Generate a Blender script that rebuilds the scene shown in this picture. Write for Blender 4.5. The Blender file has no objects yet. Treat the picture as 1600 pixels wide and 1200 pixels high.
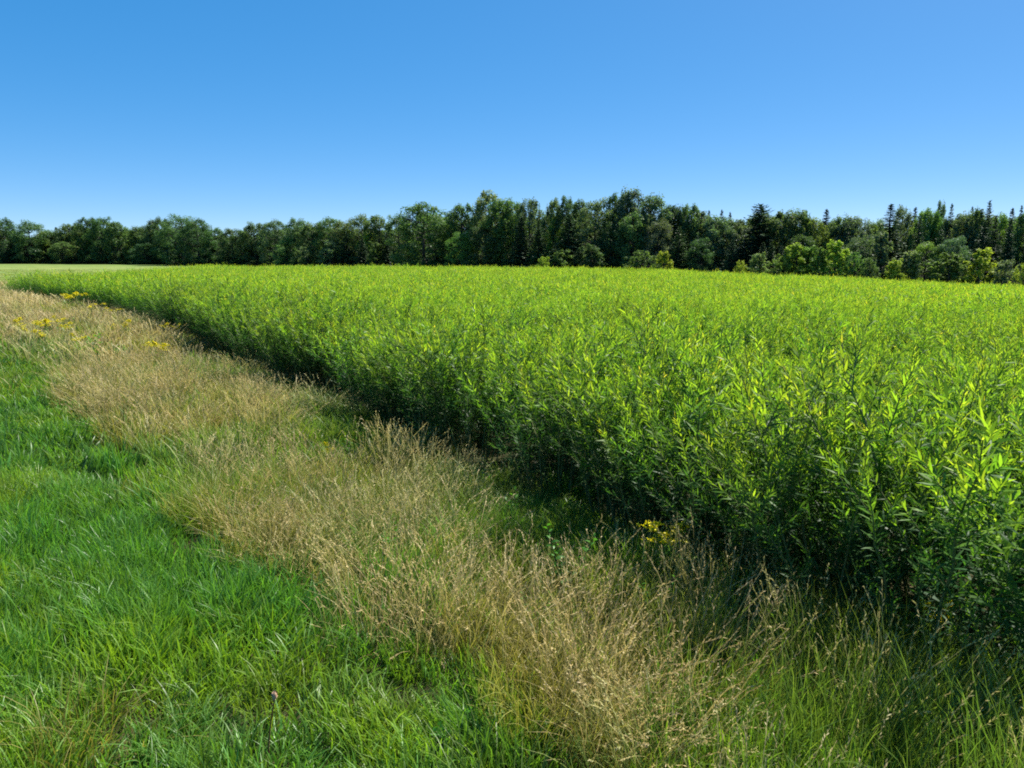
import bpy, math
import numpy as np
from mathutils import Vector, Matrix, Euler

# ------------------------------------------------------------------ camera
sc = bpy.context.scene
H = 2.5                                   # eye height above the grass
F = 1200.0                                # focal length in pixels of the 1600 px wide photo
PITCH = math.atan(198.0 / F)
cam = bpy.data.cameras.new('camera')
cam.sensor_width = 36.0
cam.lens = 36.0 * F / 1600.0
cam.clip_start = 0.05
cam.clip_end = 6000.0
cam_o = bpy.data.objects.new('camera', cam)
sc.collection.objects.link(cam_o)
cam_o.location = (0, 0, H)
cam_o.rotation_euler = (math.pi / 2 - PITCH, 0, 0)
sc.camera = cam_o

# ------------------------------------------------------------------ sky and sun
SUN_AZ = math.radians(47.0)               # to the right of the view direction
SUN_EL = math.radians(56.0)
world = bpy.data.worlds.new('World')
sc.world = world
world.use_nodes = True
wn = world.node_tree
wn.nodes.clear()
sky = wn.nodes.new('ShaderNodeTexSky')
sky.sky_type = 'NISHITA'
sky.sun_disc = False
sky.sun_elevation = SUN_EL
sky.sun_rotation = SUN_AZ
sky.altitude = 200.0
sky.air_density = 0.4
sky.dust_density = 0.25
sky.ozone_density = 2.0
gam = wn.nodes.new('ShaderNodeGamma')                    # the phone's tone curve, which flattens the sky's range
gam.inputs['Gamma'].default_value = 0.45
hsv = wn.nodes.new('ShaderNodeHueSaturation')
hsv.inputs['Saturation'].default_value = 2.2
hsv.inputs['Value'].default_value = 1.63
bg = wn.nodes.new('ShaderNodeBackground')
bg.inputs['Strength'].default_value = 0.12
wo = wn.nodes.new('ShaderNodeOutputWorld')
wn.links.new(sky.outputs[0], gam.inputs['Color'])
wn.links.new(gam.outputs[0], hsv.inputs['Color'])
wn.links.new(hsv.outputs[0], bg.inputs[0])
wn.links.new(bg.outputs[0], wo.inputs[0])

sun = bpy.data.lights.new('sun', 'SUN')
sun.energy = 5.0
sun.angle = math.radians(0.53)
sun.color = (1.0, 0.95, 0.86)
sun_o = bpy.data.objects.new('sun', sun)
sc.collection.objects.link(sun_o)
SV = Vector((math.sin(SUN_AZ) * math.cos(SUN_EL), math.cos(SUN_AZ) * math.cos(SUN_EL), math.sin(SUN_EL)))
sun_o.rotation_euler = SV.to_track_quat('Z', 'Y').to_euler()
sun_o.location = (20, 10, 40)

vs = sc.view_settings
vs.view_transform = 'Standard'
vs.look = 'None'
vs.gamma = 1.0
vs.exposure = 1.22
vs.use_curve_mapping = False
cy = sc.cycles
cy.max_bounces = 4
cy.diffuse_bounces = 3
cy.glossy_bounces = 2
cy.transmission_bounces = 4
cy.transparent_max_bounces = 4
cy.caustics_reflective = False
cy.caustics_refractive = False
cy.use_denoising = False
cy.filter_width = 1.9
cy.sample_clamp_indirect = 6.0

# ------------------------------------------------------------------ helpers
C = sc.collection
R = np.random.default_rng(20240817)
PI = math.pi


def sstep(a, b, x):
    t = np.clip((np.asarray(x, float) - a) / (b - a), 0, 1)
    return t * t * (3 - 2 * t)


_tab = np.random.default_rng(5).random((256, 256))


def noise(x, y, s=1.0, seed=0):
    """smooth value noise, 0..1"""
    x = np.asarray(x, float) / s + seed * 17.37
    y = np.asarray(y, float) / s + seed * 9.71
    xi = np.floor(x).astype(int); yi = np.floor(y).astype(int)
    fx = x - xi; fy = y - yi
    fx = fx * fx * (3 - 2 * fx); fy = fy * fy * (3 - 2 * fy)
    a = _tab[xi & 255, yi & 255]; b = _tab[(xi + 1) & 255, yi & 255]
    c = _tab[xi & 255, (yi + 1) & 255]; d = _tab[(xi + 1) & 255, (yi + 1) & 255]
    return (a * (1 - fx) + b * fx) * (1 - fy) + (c * (1 - fx) + d * fx) * fy


def fbm(x, y, s, seed=0):
    return 0.55 * noise(x, y, s, seed) + 0.3 * noise(x, y, s * 0.45, seed + 1) + 0.15 * noise(x, y, s * 0.2, seed + 2)


def zt(x, y):
    """height of the ground"""
    x = np.asarray(x, float); y = np.asarray(y, float)
    z = -0.040 * 6.0 * np.log1p(np.exp((np.clip(x, -400, 400) - 8.0) / 6.0)) * sstep(5, 40, y)
    z = np.maximum(z, -4.0)
    z = z + 0.75 * sstep(60, 210, y) * sstep(20, -60, x)
    z = z + (fbm(x, y, 9.0, 3) - 0.5) * 0.16 * sstep(2, 8, np.abs(y) + np.abs(x))
    return z


cp, sp = math.cos(PITCH), math.sin(PITCH)


def ray(px, py):
    u = (px - 800.0) / F
    v = (600.0 - py) / F
    return u, cp + v * sp, -sp + v * cp          # x, y, z


def ground(px, py):
    dx, dy, dz = ray(px, py)
    z = 0.0
    for _ in range(6):
        t = (z - H) / dz
        z = float(zt(dx * t, dy * t))
    return dx * t, dy * t


def at_dist(px, py, Y):
    dx, dy, dz = ray(px, py)
    return dx / dy * Y, H + dz / dy * Y


def project(x, y, z):
    zz = z - H
    yc = y * cp - zz * sp
    v = (y * sp + zz * cp) / np.maximum(yc, 1e-3)
    return 800 + F * x / np.maximum(yc, 1e-3), 600 - F * v, yc


class Buf:
    """collects quads with two per-vertex values: age and shade"""
    def __init__(self):
        self.v = []; self.q = []; self.a = []; self.r = []; self.n = 0

    def add(self, v, q, a, r):
        v = np.asarray(v, float).reshape(-1, 3)
        self.v.append(v); self.q.append(np.asarray(q, np.int64).reshape(-1, 4) + self.n)
        self.a.append(np.broadcast_to(np.asarray(a, float), (len(v),)).copy())
        self.r.append(np.broadcast_to(np.asarray(r, float), (len(v),)).copy())
        self.n += len(v)

    def ribbons(self, cen, side, age, rnd):
        """cen, side: K,S,3"""
        K, S, _ = cen.shape
        v = np.stack([cen - side, cen + side], 2).reshape(K * S * 2, 3)
        base = (np.arange(K) * S * 2)[:, None]
        k = np.arange(S - 1)[None, :] * 2
        b = base + k
        q = np.stack([b, b + 1, b + 3, b + 2], -1).reshape(-1, 4)
        age = np.asarray(age, float); rnd = np.asarray(rnd, float)
        if age.ndim == 1:
            age = np.repeat(age[:, None], S, 1)
        self.add(v, q, np.repeat(age.reshape(-1), 2), np.repeat(rnd, S * 2))

    def tube(self, pts, rad, n=5, age=0.0, rnd=0.5):
        pts = np.asarray(pts, float); rad = np.asarray(rad, float)
        S = len(pts)
        tan = np.gradient(pts, axis=0)
        tan /= np.linalg.norm(tan, axis=1)[:, None] + 1e-9
        ref = np.where(np.abs(tan[:, 2:3]) > 0.9, np.array([[1.0, 0, 0]]), np.array([[0, 0, 1.0]]))
        e1 = np.cross(tan, ref); e1 /= np.linalg.norm(e1, axis=1)[:, None] + 1e-9
        e2 = np.cross(tan, e1)
        ang = np.arange(n) * 2 * PI / n
        v = pts[:, None, :] + rad[:, None, None] * (np.cos(ang)[None, :, None] * e1[:, None, :] + np.sin(ang)[None, :, None] * e2[:, None, :])
        i = np.arange(S - 1)[:, None] * n
        j = np.arange(n)[None, :]; j2 = (j + 1) % n
        q = np.stack([i + j, i + j2, i + n + j2, i + n + j], -1).reshape(-1, 4)
        self.add(v.reshape(-1, 3), q, age, rnd)

    def merged(self):
        return np.concatenate(self.v), np.concatenate(self.q), np.concatenate(self.a), np.concatenate(self.r)

    def put(self, other, M, drnd=0.0):
        v, q, a, r = other.merged() if isinstance(other, Buf) else other
        M = np.array(M)
        self.add(v @ M[:3, :3].T + M[:3, 3], q, a, np.clip(r + drnd, 0, 1))

    def mesh(self, name, mat, smooth=True):
        v, q, a, r = self.merged()
        me = bpy.data.meshes.new(name)
        me.vertices.add(len(v)); me.vertices.foreach_set('co', v.astype(np.float32).ravel())
        me.loops.add(q.size); me.loops.foreach_set('vertex_index', q.astype(np.int32).ravel())
        me.polygons.add(len(q))
        me.polygons.foreach_set('loop_start', (np.arange(len(q)) * 4).astype(np.int32))
        if smooth:
            me.polygons.foreach_set('use_smooth', np.ones(len(q), bool))
        me.update(calc_edges=True)
        for nm, arr in (('age', a), ('shade', r)):
            at = me.attributes.new(nm, 'FLOAT', 'POINT')
            at.data.foreach_set('value', arr.astype(np.float32))
        me.materials.append(mat)
        return me


def unit(v):
    return v / (np.linalg.norm(v, axis=-1, keepdims=True) + 1e-9)


def link(name, me, parent=None, loc=None, rot=None, scale=None):
    o = bpy.data.objects.new(name, me)
    C.objects.link(o)
    if parent is not None:
        o.parent = parent
    if loc is not None:
        o.location = loc
    if rot is not None:
        o.rotation_euler = rot
    if scale is not None:
        o.scale = scale
    return o


def tag(o, label=None, cat=None, group=None, kind=None):
    if label: o['label'] = label
    if cat: o['category'] = cat
    if group: o['group'] = group
    if kind: o['kind'] = kind
    return o


# ------------------------------------------------------------------ materials
def new_mat(name):
    m = bpy.data.materials.new(name)
    m.use_nodes = True
    m.node_tree.nodes.clear()
    return m, m.node_tree.nodes, m.node_tree.links


def ramp(nodes, stops):
    r = nodes.new('ShaderNodeValToRGB')
    e = r.color_ramp.elements
    while len(e) < len(stops):
        e.new(0.5)
    for el, (p, c) in zip(e, stops):
        el.position = p
        el.color = (*c, 1)
    return r


def attr(nodes, name, typ='GEOMETRY'):
    a = nodes.new('ShaderNodeAttribute')
    a.attribute_name = name
    a.attribute_type = typ
    return a


def leaf_mat(name, stops, trans=0.45, tcol=(1.5, 1.5, 0.55), gloss=0.02, rough=0.45, var=0.35, tint=None, hue=0.0, objcol=False):
    """leaf: colour by age, brightness by a random value per leaf and per plant; lets light through"""
    m, N, L = new_mat(name)
    a = attr(N, 'age'); rp = ramp(N, stops)
    L.new(a.outputs['Fac'], rp.inputs[0])
    col = rp.outputs[0]
    if tint is not None:                                    # dryness that comes with each tuft
        t = attr(N, 'tint', 'INSTANCER')
        rp2 = ramp(N, tint)
        L.new(a.outputs['Fac'], rp2.inputs[0])
        mx = N.new('ShaderNodeMix'); mx.data_type = 'RGBA'
        L.new(t.outputs['Fac'], mx.inputs['Factor'])
        L.new(col, mx.inputs['A']); L.new(rp2.outputs[0], mx.inputs['B'])
        col = mx.outputs['Result']
    r = attr(N, 'shade')
    oi = N.new('ShaderNodeObjectInfo')
    s1 = N.new('ShaderNodeMath'); s1.operation = 'ADD'
    L.new(r.outputs['Fac'], s1.inputs[0]); L.new(oi.outputs['Random'], s1.inputs[1])
    mr = N.new('ShaderNodeMapRange')
    mr.inputs['From Min'].default_value = 0.0; mr.inputs['From Max'].default_value = 2.0
    mr.inputs['To Min'].default_value = 1 - var; mr.inputs['To Max'].default_value = 1 + var
    L.new(s1.outputs[0], mr.inputs['Value'])
    hs = N.new('ShaderNodeHueSaturation')
    L.new(col, hs.inputs['Color']); L.new(mr.outputs[0], hs.inputs['Value'])
    if hue:
        hr = N.new('ShaderNodeMapRange')
        hr.inputs['To Min'].default_value = 0.5 - hue; hr.inputs['To Max'].default_value = 0.5 + hue
        L.new(oi.outputs['Random'], hr.inputs['Value'])
        L.new(hr.outputs[0], hs.inputs['Hue'])
    col = hs.outputs[0]
    if objcol:
        mo = N.new('ShaderNodeMix'); mo.data_type = 'RGBA'; mo.blend_type = 'MULTIPLY'
        mo.inputs['Factor'].default_value = 1.0
        L.new(col, mo.inputs['A']); L.new(oi.outputs['Color'], mo.inputs['B'])
        col = mo.outputs['Result']
    d = N.new('ShaderNodeBsdfDiffuse'); L.new(col, d.inputs['Color'])
    tm = N.new('ShaderNodeMix'); tm.data_type = 'RGBA'; tm.blend_type = 'MULTIPLY'
    tm.inputs['Factor'].default_value = 1.0
    tm.inputs['B'].default_value = (*tcol, 1)
    L.new(col, tm.inputs['A'])
    t = N.new('ShaderNodeBsdfTranslucent'); L.new(tm.outputs['Result'], t.inputs['Color'])
    x1 = N.new('ShaderNodeMixShader'); x1.inputs[0].default_value = trans
    L.new(d.outputs[0], x1.inputs[1]); L.new(t.outputs[0], x1.inputs[2])
    g = N.new('ShaderNodeBsdfGlossy'); g.inputs['Roughness'].default_value = rough
    g.inputs['Color'].default_value = (1, 1, 1, 1)
    x2 = N.new('ShaderNodeMixShader'); x2.inputs[0].default_value = gloss
    L.new(x1.outputs[0], x2.inputs[1]); L.new(g.outputs[0], x2.inputs[2])
    o = N.new('ShaderNodeOutputMaterial'); L.new(x2.outputs[0], o.inputs[0])
    return m


def bark_mat(name, c1, c2, scale=8.0):
    m, N, L = new_mat(name)
    tc = N.new('ShaderNodeTexCoord')
    mp = N.new('ShaderNodeMapping'); mp.inputs['Scale'].default_value = (1, 1, 0.25)
    L.new(tc.outputs['Object'], mp.inputs[0])
    nz = N.new('ShaderNodeTexNoise'); nz.inputs['Scale'].default_value = scale; nz.inputs['Detail'].default_value = 5
    L.new(mp.outputs[0], nz.inputs['Vector'])
    rp = ramp(N, [(0.3, c1), (0.7, c2)]); L.new(nz.outputs[0], rp.inputs[0])
    b = N.new('ShaderNodeBsdfPrincipled'); b.inputs['Roughness'].default_value = 0.85
    bp = N.new('ShaderNodeBump'); bp.inputs['Strength'].default_value = 0.5
    L.new(nz.outputs[0], bp.inputs['Height']); L.new(bp.outputs[0], b.inputs['Normal'])
    L.new(rp.outputs[0], b.inputs['Base Color'])
    o = N.new('ShaderNodeOutputMaterial'); L.new(b.outputs[0], o.inputs[0])
    return m


M_willow = leaf_mat('willow_leaf', [(0.0, (0.017, 0.056, 0.022)), (0.42, (0.038, 0.106, 0.026)), (0.62, (0.145, 0.280, 0.034)),  # young tips paler; low leaves darkened and tops brightened further as painted shade and sun
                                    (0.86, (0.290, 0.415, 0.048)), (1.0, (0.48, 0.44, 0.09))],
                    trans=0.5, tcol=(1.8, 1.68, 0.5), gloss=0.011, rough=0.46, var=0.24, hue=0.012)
M_willow_stem = bark_mat('willow_bark', (0.08, 0.11, 0.035), (0.15, 0.17, 0.055), 30)
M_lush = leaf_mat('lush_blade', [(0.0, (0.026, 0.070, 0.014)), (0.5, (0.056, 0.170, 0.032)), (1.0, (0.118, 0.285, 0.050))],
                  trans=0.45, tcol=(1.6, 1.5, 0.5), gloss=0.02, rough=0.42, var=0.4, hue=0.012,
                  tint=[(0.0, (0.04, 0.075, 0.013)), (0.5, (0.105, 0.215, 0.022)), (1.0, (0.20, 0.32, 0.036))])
M_dry = leaf_mat('dry_stalk', [(0.0, (0.10, 0.11, 0.03)), (0.45, (0.28, 0.25, 0.09)), (0.8, (0.46, 0.375, 0.170)), (1.0, (0.56, 0.435, 0.225))],
                 trans=0.35, tcol=(1.15, 1.1, 0.85), gloss=0.015, rough=0.5, var=0.35, hue=0.008,
                 tint=[(0.0, (0.05, 0.09, 0.02)), (0.45, (0.15, 0.20, 0.045)), (0.8, (0.33, 0.34, 0.12)), (1.0, (0.46, 0.41, 0.19))])
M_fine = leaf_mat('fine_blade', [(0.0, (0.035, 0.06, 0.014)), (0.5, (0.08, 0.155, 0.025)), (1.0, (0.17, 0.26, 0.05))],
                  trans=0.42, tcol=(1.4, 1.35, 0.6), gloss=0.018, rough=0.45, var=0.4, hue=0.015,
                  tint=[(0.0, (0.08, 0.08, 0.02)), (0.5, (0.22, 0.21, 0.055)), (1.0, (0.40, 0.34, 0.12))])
M_weed = leaf_mat('weed_leaf', [(0.0, (0.03, 0.09, 0.015)), (1.0, (0.08, 0.23, 0.03))], trans=0.45, tcol=(1.5, 1.5, 0.5), gloss=0.015, var=0.3, hue=0.01)
M_yellow = leaf_mat('goldenrod_flower', [(0.0, (0.30, 0.40, 0.02)), (0.6, (0.66, 0.60, 0.01)), (1.0, (0.78, 0.64, 0.01))], trans=0.3, tcol=(1.1, 1.1, 0.8), gloss=0.02, var=0.2)
M_tree = leaf_mat('broadleaf', [(0.0, (0.062, 0.115, 0.050)), (1.0, (0.130, 0.200, 0.080))], trans=0.42, tcol=(1.4, 1.5, 0.55),
                  gloss=0.010, rough=0.45, var=0.26, hue=0.012, objcol=True)
M_needle = leaf_mat('needles', [(0.0, (0.022, 0.050, 0.024)), (1.0, (0.055, 0.105, 0.044))], trans=0.15, tcol=(1.3, 1.4, 0.6),
                    gloss=0.025, rough=0.5, var=0.35, hue=0.01, objcol=True)
M_bark = bark_mat('tree_bark', (0.025, 0.022, 0.018), (0.075, 0.066, 0.055), 4)
M_weedstem = bark_mat('weed_stem', (0.06, 0.10, 0.03), (0.11, 0.13, 0.04), 30)
M_brown = bark_mat('dead_stalk', (0.10, 0.035, 0.015), (0.18, 0.07, 0.03), 40)
M_pink = bark_mat('seed_head', (0.42, 0.25, 0.15), (0.62, 0.44, 0.31), 120)


def ground_mat():
    m, N, L = new_mat('soil_and_turf')
    tc = N.new('ShaderNodeTexCoord')
    a = attr(N, 'age')
    n1 = N.new('ShaderNodeTexNoise'); n1.inputs['Scale'].default_value = 2.2; n1.inputs['Detail'].default_value = 8
    L.new(tc.outputs['Object'], n1.inputs['Vector'])
    soil = ramp(N, [(0.3, (0.016, 0.018, 0.008)), (0.55, (0.040, 0.042, 0.016)), (0.75, (0.075, 0.06, 0.028))])
    L.new(n1.outputs[0], soil.inputs[0])
    mp = N.new('ShaderNodeMapping'); mp.inputs['Scale'].default_value = (0.02, 0.28, 1); mp.inputs['Rotation'].default_value = (0, 0, math.radians(4))
    L.new(tc.outputs['Object'], mp.inputs[0])
    n2 = N.new('ShaderNodeTexNoise'); n2.inputs['Scale'].default_value = 1.0; n2.inputs['Detail'].default_value = 3
    L.new(mp.outputs[0], n2.inputs['Vector'])
    n3 = N.new('ShaderNodeTexNoise'); n3.inputs['Scale'].default_value = 0.5; n3.inputs['Detail'].default_value = 8
    L.new(tc.outputs['Object'], n3.inputs['Vector'])
    av = N.new('ShaderNodeMath'); av.operation = 'ADD'
    L.new(n2.outputs[0], av.inputs[0]); L.new(n3.outputs[0], av.inputs[1])
    hf = N.new('ShaderNodeMath'); hf.operation = 'MULTIPLY'; hf.inputs[1].default_value = 0.5
    L.new(av.outputs[0], hf.inputs[0])
    turf = ramp(N, [(0.36, (0.085, 0.140, 0.028)), (0.5, (0.130, 0.185, 0.042)), (0.62, (0.185, 0.215, 0.060))])
    L.new(hf.outputs[0], turf.inputs[0])
    mx = N.new('ShaderNodeMix'); mx.data_type = 'RGBA'
    L.new(a.outputs['Fac'], mx.inputs['Factor']); L.new(soil.outputs[0], mx.inputs['A']); L.new(turf.outputs[0], mx.inputs['B'])
    b = N.new('ShaderNodeBsdfPrincipled'); b.inputs['Roughness'].default_value = 0.95
    b.inputs['Specular IOR Level'].default_value = 0.15
    L.new(mx.outputs['Result'], b.inputs['Base Color'])
    n4 = N.new('ShaderNodeTexNoise'); n4.inputs['Scale'].default_value = 7.0; n4.inputs['Detail'].default_value = 6
    L.new(tc.outputs['Object'], n4.inputs['Vector'])
    bp = N.new('ShaderNodeBump'); bp.inputs['Strength'].default_value = 0.8; bp.inputs['Distance'].default_value = 0.12
    L.new(n4.outputs[0], bp.inputs['Height']); L.new(bp.outputs[0], b.inputs['Normal'])
    o = N.new('ShaderNodeOutputMaterial'); L.new(b.outputs[0], o.inputs[0])
    return m


M_ground = ground_mat()

# ------------------------------------------------------------------ layout of the field, in metres
EDGE = np.array([ground(*p) for p in [(2300, 1460), (1590, 1112), (1100, 880), (700, 700), (450, 602), (330, 543), (200, 490), (80, 470), (25, 461)]])
EDGE[:6] += np.array([-0.83, -0.56]) * 0.34
EDGE[6:] += np.array([-0.5, -0.85]) * 0.9
EDGE = np.vstack([EDGE[:1] + (EDGE[0] - EDGE[1]) * 1.5, EDGE])
FIELD = np.vstack([EDGE, [(-30.5, 55.0), (-33.5, 73.0), (-37.5, 96.0), (-4, 94.0), (18, 88.0), (38, 80.0), (52, 71.0), (66, 62), (40, -2)]])
GREEN = np.array([ground(*p) for p in [(-500, 520), (-60, 528), (0, 545), (80, 605), (250, 745), (380, 865), (520, 965), (700, 1045), (775, 1110), (800, 1210), (815, 1500)]])


def seg_dist(x, y, P):
    """signed distance to a polyline, positive to the right of its direction"""
    x = np.asarray(x, float); y = np.asarray(y, float)
    best = np.full(x.shape, 1e9); sgn = np.ones(x.shape)
    for (ax, ay), (bx, by) in zip(P[:-1], P[1:]):
        dx, dy = bx - ax, by - ay
        l2 = dx * dx + dy * dy
        t = np.clip(((x - ax) * dx + (y - ay) * dy) / l2, 0, 1)
        d = np.hypot(x - ax - t * dx, y - ay - t * dy)
        s = np.sign(dy * (x - ax) - dx * (y - ay))
        m = d < best
        best = np.where(m, d, best); sgn = np.where(m, s, sgn)
    return best * sgn


def inside(x, y, P):
    x = np.asarray(x, float); y = np.asarray(y, float)
    r = np.zeros(x.shape, bool)
    n = len(P)
    for i in range(n):
        (x1, y1), (x2, y2) = P[i], P[(i + 1) % n]
        c = ((y1 > y) != (y2 > y)) & (x < (x2 - x1) * (y - y1) / (y2 - y1 + 1e-12) + x1)
        r ^= c
    return r


# ------------------------------------------------------------------ ground: one sheet out to the horizon
def make_ground():
    def lines(a, b, step, far):
        mid = list(np.arange(a, b + 1e-6, step))
        lo, hi = [], []
        d = step
        p = a
        while p > -far:
            d *= 1.35; p -= d; lo.append(p)
        d = step; p = b
        while p < far:
            d *= 1.35; p += d; hi.append(p)
        return np.array(lo[::-1] + mid + hi)
    xs = lines(-70, 75, 1.25, 2500.0); ys = lines(-6, 135, 1.25, 2500.0)
    X, Y = np.meshgrid(xs, ys)
    Z = zt(X, Y)
    nx, ny = len(xs), len(ys)
    i = np.arange(ny - 1)[:, None] * nx; j = np.arange(nx - 1)[None, :]
    q = np.stack([i + j, i + j + 1, i + nx + j + 1, i + nx + j], -1).reshape(-1, 4)
    mead = np.where(inside(X, Y, FIELD), 0.0, 1.0) * sstep(38, 55, Y)
    b = Buf(); b.add(np.stack([X, Y, Z], -1).reshape(-1, 3), q, mead.ravel(), 0.5)
    tag(link('ground', b.mesh('ground', M_ground)), kind='structure')


make_ground()

# ------------------------------------------------------------------ scatter: instances on points
PROTO = {}


def proto_collection(name, meshes):
    col = bpy.data.collections.new(name)
    for k, me in enumerate(meshes):
        o = bpy.data.objects.new('%s_%02d' % (name, k), me)
        col.objects.link(o)
    return col


def scatter(name, pts, rot, scl, idx, tint, col, mat, label, cat):
    me = bpy.data.meshes.new(name)
    n = len(pts)
    me.vertices.add(n); me.vertices.foreach_set('co', np.asarray(pts, np.float32).ravel())
    a = me.attributes.new('rot', 'FLOAT_VECTOR', 'POINT'); a.data.foreach_set('vector', np.asarray(rot, np.float32).ravel())
    a = me.attributes.new('scl', 'FLOAT_VECTOR', 'POINT'); a.data.foreach_set('vector', np.asarray(scl, np.float32).ravel())
    a = me.attributes.new('idx', 'INT', 'POINT'); a.data.foreach_set('value', np.asarray(idx, np.int32))
    a = me.attributes.new('tint', 'FLOAT', 'POINT'); a.data.foreach_set('value', np.asarray(tint, np.float32))
    me.materials.append(mat)
    o = link(name, me)
    tag(o, label, cat, kind='stuff')
    g = bpy.data.node_groups.new(name, 'GeometryNodeTree')
    g.interface.new_socket('Geometry', in_out='INPUT', socket_type='NodeSocketGeometry')
    g.interface.new_socket('Geometry', in_out='OUTPUT', socket_type='NodeSocketGeometry')
    N, L = g.nodes, g.links
    gi = N.new('NodeGroupInput'); go = N.new('NodeGroupOutput')
    ip = N.new('GeometryNodeInstanceOnPoints')
    ci = N.new('GeometryNodeCollectionInfo')
    ci.inputs['Collection'].default_value = col
    ci.inputs['Separate Children'].default_value = True
    ci.inputs['Reset Children'].default_value = True

    def named(nm, typ):
        x = N.new('GeometryNodeInputNamedAttribute'); x.data_type = typ
        x.inputs['Name'].default_value = nm
        return x.outputs['Attribute']
    L.new(gi.outputs[0], ip.inputs['Points'])
    L.new(ci.outputs[0], ip.inputs['Instance'])
    ip.inputs['Pick Instance'].default_value = True
    L.new(named('idx', 'INT'), ip.inputs['Instance Index'])
    er = N.new('FunctionNodeEulerToRotation')
    L.new(named('rot', 'FLOAT_VECTOR'), er.inputs[0])
    L.new(er.outputs[0], ip.inputs['Rotation'])
    L.new(named('scl', 'FLOAT_VECTOR'), ip.inputs['Scale'])
    L.new(ip.outputs[0], go.inputs[0])
    md = o.modifiers.new('scatter', 'NODES'); md.node_group = g
    return o


def lean_rot(spin, lean_dir, lean_ang):
    """spin about z, then tip towards the compass direction lean_dir; euler angles"""
    out = np.zeros((len(spin), 3))
    for k in range(len(spin)):
        ax = Vector((-math.sin(lean_dir[k]), math.cos(lean_dir[k]), 0))
        M = Matrix.Rotation(lean_ang[k], 3, ax) @ Matrix.Rotation(spin[k], 3, 'Z')
        out[k] = M.to_euler()
    return out


# ------------------------------------------------------------------ willow
LS = np.array([0.0, 0.3, 0.68, 1.0])
LW = np.array([0.22, 1.0, 0.72, 0.05])


def leaves(buf, base, dirs, length, width, droop, age, rnd, refs=None, S=LS, W=LW):
    K = len(base)
    dirs = unit(dirs)
    s = S[None, :, None]
    cen = base[:, None, :] + dirs[:, None, :] * (length[:, None, None] * s)
    cen = cen + np.array([0, 0, -1.0])[None, None, :] * (length * droop)[:, None, None] * s ** 2
    if refs is None:
        refs = unit(R.normal(size=(K, 3)) + np.array([0, 0, 1.6]))
    side = unit(np.cross(dirs, refs))
    side = side[:, None, :] * (width * 0.5)[:, None, None] * W[None, :, None]
    buf.ribbons(cen, side, age, rnd)


def willow_stem(rng, L=1.4, lod=0):
    """one shoot: bark buffer and leaf buffer, growing along +z and bending towards +x"""
    bark, lf = Buf(), Buf()
    t = np.linspace(0, 1, 9)
    wob = rng.normal(0, 0.012, (9, 2)).cumsum(0)
    bend = rng.uniform(0.03, 0.16)
    P = np.stack([bend * L * t ** 2 + wob[:, 0], wob[:, 1], L * t * (1 - 0.05 * t)], 1)
    bark.tube(P, 0.0075 * (1 - 0.82 * t) + 0.0008, 5)

    def axis(P, n, t0, lmax, age0, age1, up0=62, up1=22):
        tt = np.linspace(t0, 0.995, n) + rng.normal(0, 0.006, n)
        tt = np.clip(tt, 0, 1)
        m = np.linspace(0, 1, len(P))
        base = np.stack([np.interp(tt, m, P[:, k]) for k in range(3)], 1)
        dm = np.gradient(P, axis=0)
        ax = unit(np.stack([np.interp(tt, m, dm[:, k]) for k in range(3)], 1))
        ph = np.arange(n) * 2.39996 + rng.uniform(0, 6.28) + rng.normal(0, 0.25, n)
        e1 = unit(np.cross(ax, np.array([[0.3, 0.95, 0.1]]))); e2 = np.cross(ax, e1)
        out = np.cos(ph)[:, None] * e1 + np.sin(ph)[:, None] * e2
        u = (tt - t0) / (1 - t0)
        ang = np.radians(up0 + (up1 - up0) * u ** 1.6 + rng.normal(0, 9, n))
        d = np.cos(ang)[:, None] * ax + np.sin(ang)[:, None] * out
        ln = lmax * (0.55 + 0.5 * np.sin(np.clip(u, 0, 1) * 2.7 + 0.2)) * rng.uniform(0.75, 1.15, n)
        ln *= np.where(u > 0.93, 0.75, 1)
        w = ln * rng.uniform(0.12, 0.155, n)
        refs = unit(ax + rng.normal(0, 0.25, (n, 3)))
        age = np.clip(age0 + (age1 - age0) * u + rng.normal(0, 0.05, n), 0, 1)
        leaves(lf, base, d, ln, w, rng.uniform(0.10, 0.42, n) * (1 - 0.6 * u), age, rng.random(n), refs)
    big = [1.0, 1.5][lod]
    tipage = float(np.clip(rng.normal(0.85, 0.07), 0.70, 1.0))
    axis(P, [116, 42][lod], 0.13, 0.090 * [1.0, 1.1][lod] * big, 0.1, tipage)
    m = np.linspace(0, 1, 9)
    for k in range([8, 4][lod]):
        tk = rng.uniform(0.18, 0.86)
        p0 = np.array([np.interp(tk, m, P[:, c]) for c in range(3)])
        ph = rng.uniform(0, 6.28)
        l2 = rng.uniform(0.22, 0.46) * (1.15 - 0.5 * tk)
        s = np.linspace(0, 1, 5)[:, None]
        dr = np.array([math.cos(ph) * 0.62, math.sin(ph) * 0.62, 0.78])
        Q = p0 + dr * l2 * s + np.array([0, 0, 0.12]) * l2 * s ** 2
        bark.tube(Q, np.linspace(0.003, 0.0008, 5), 4)
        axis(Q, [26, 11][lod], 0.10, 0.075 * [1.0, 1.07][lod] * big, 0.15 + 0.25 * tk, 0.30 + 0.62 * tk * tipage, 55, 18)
    return bark, lf


STEMS = [[willow_stem(np.random.default_rng(100 + k + 50 * lod), lod=lod) for k in range(9)] for lod in (0, 1)]


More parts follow.
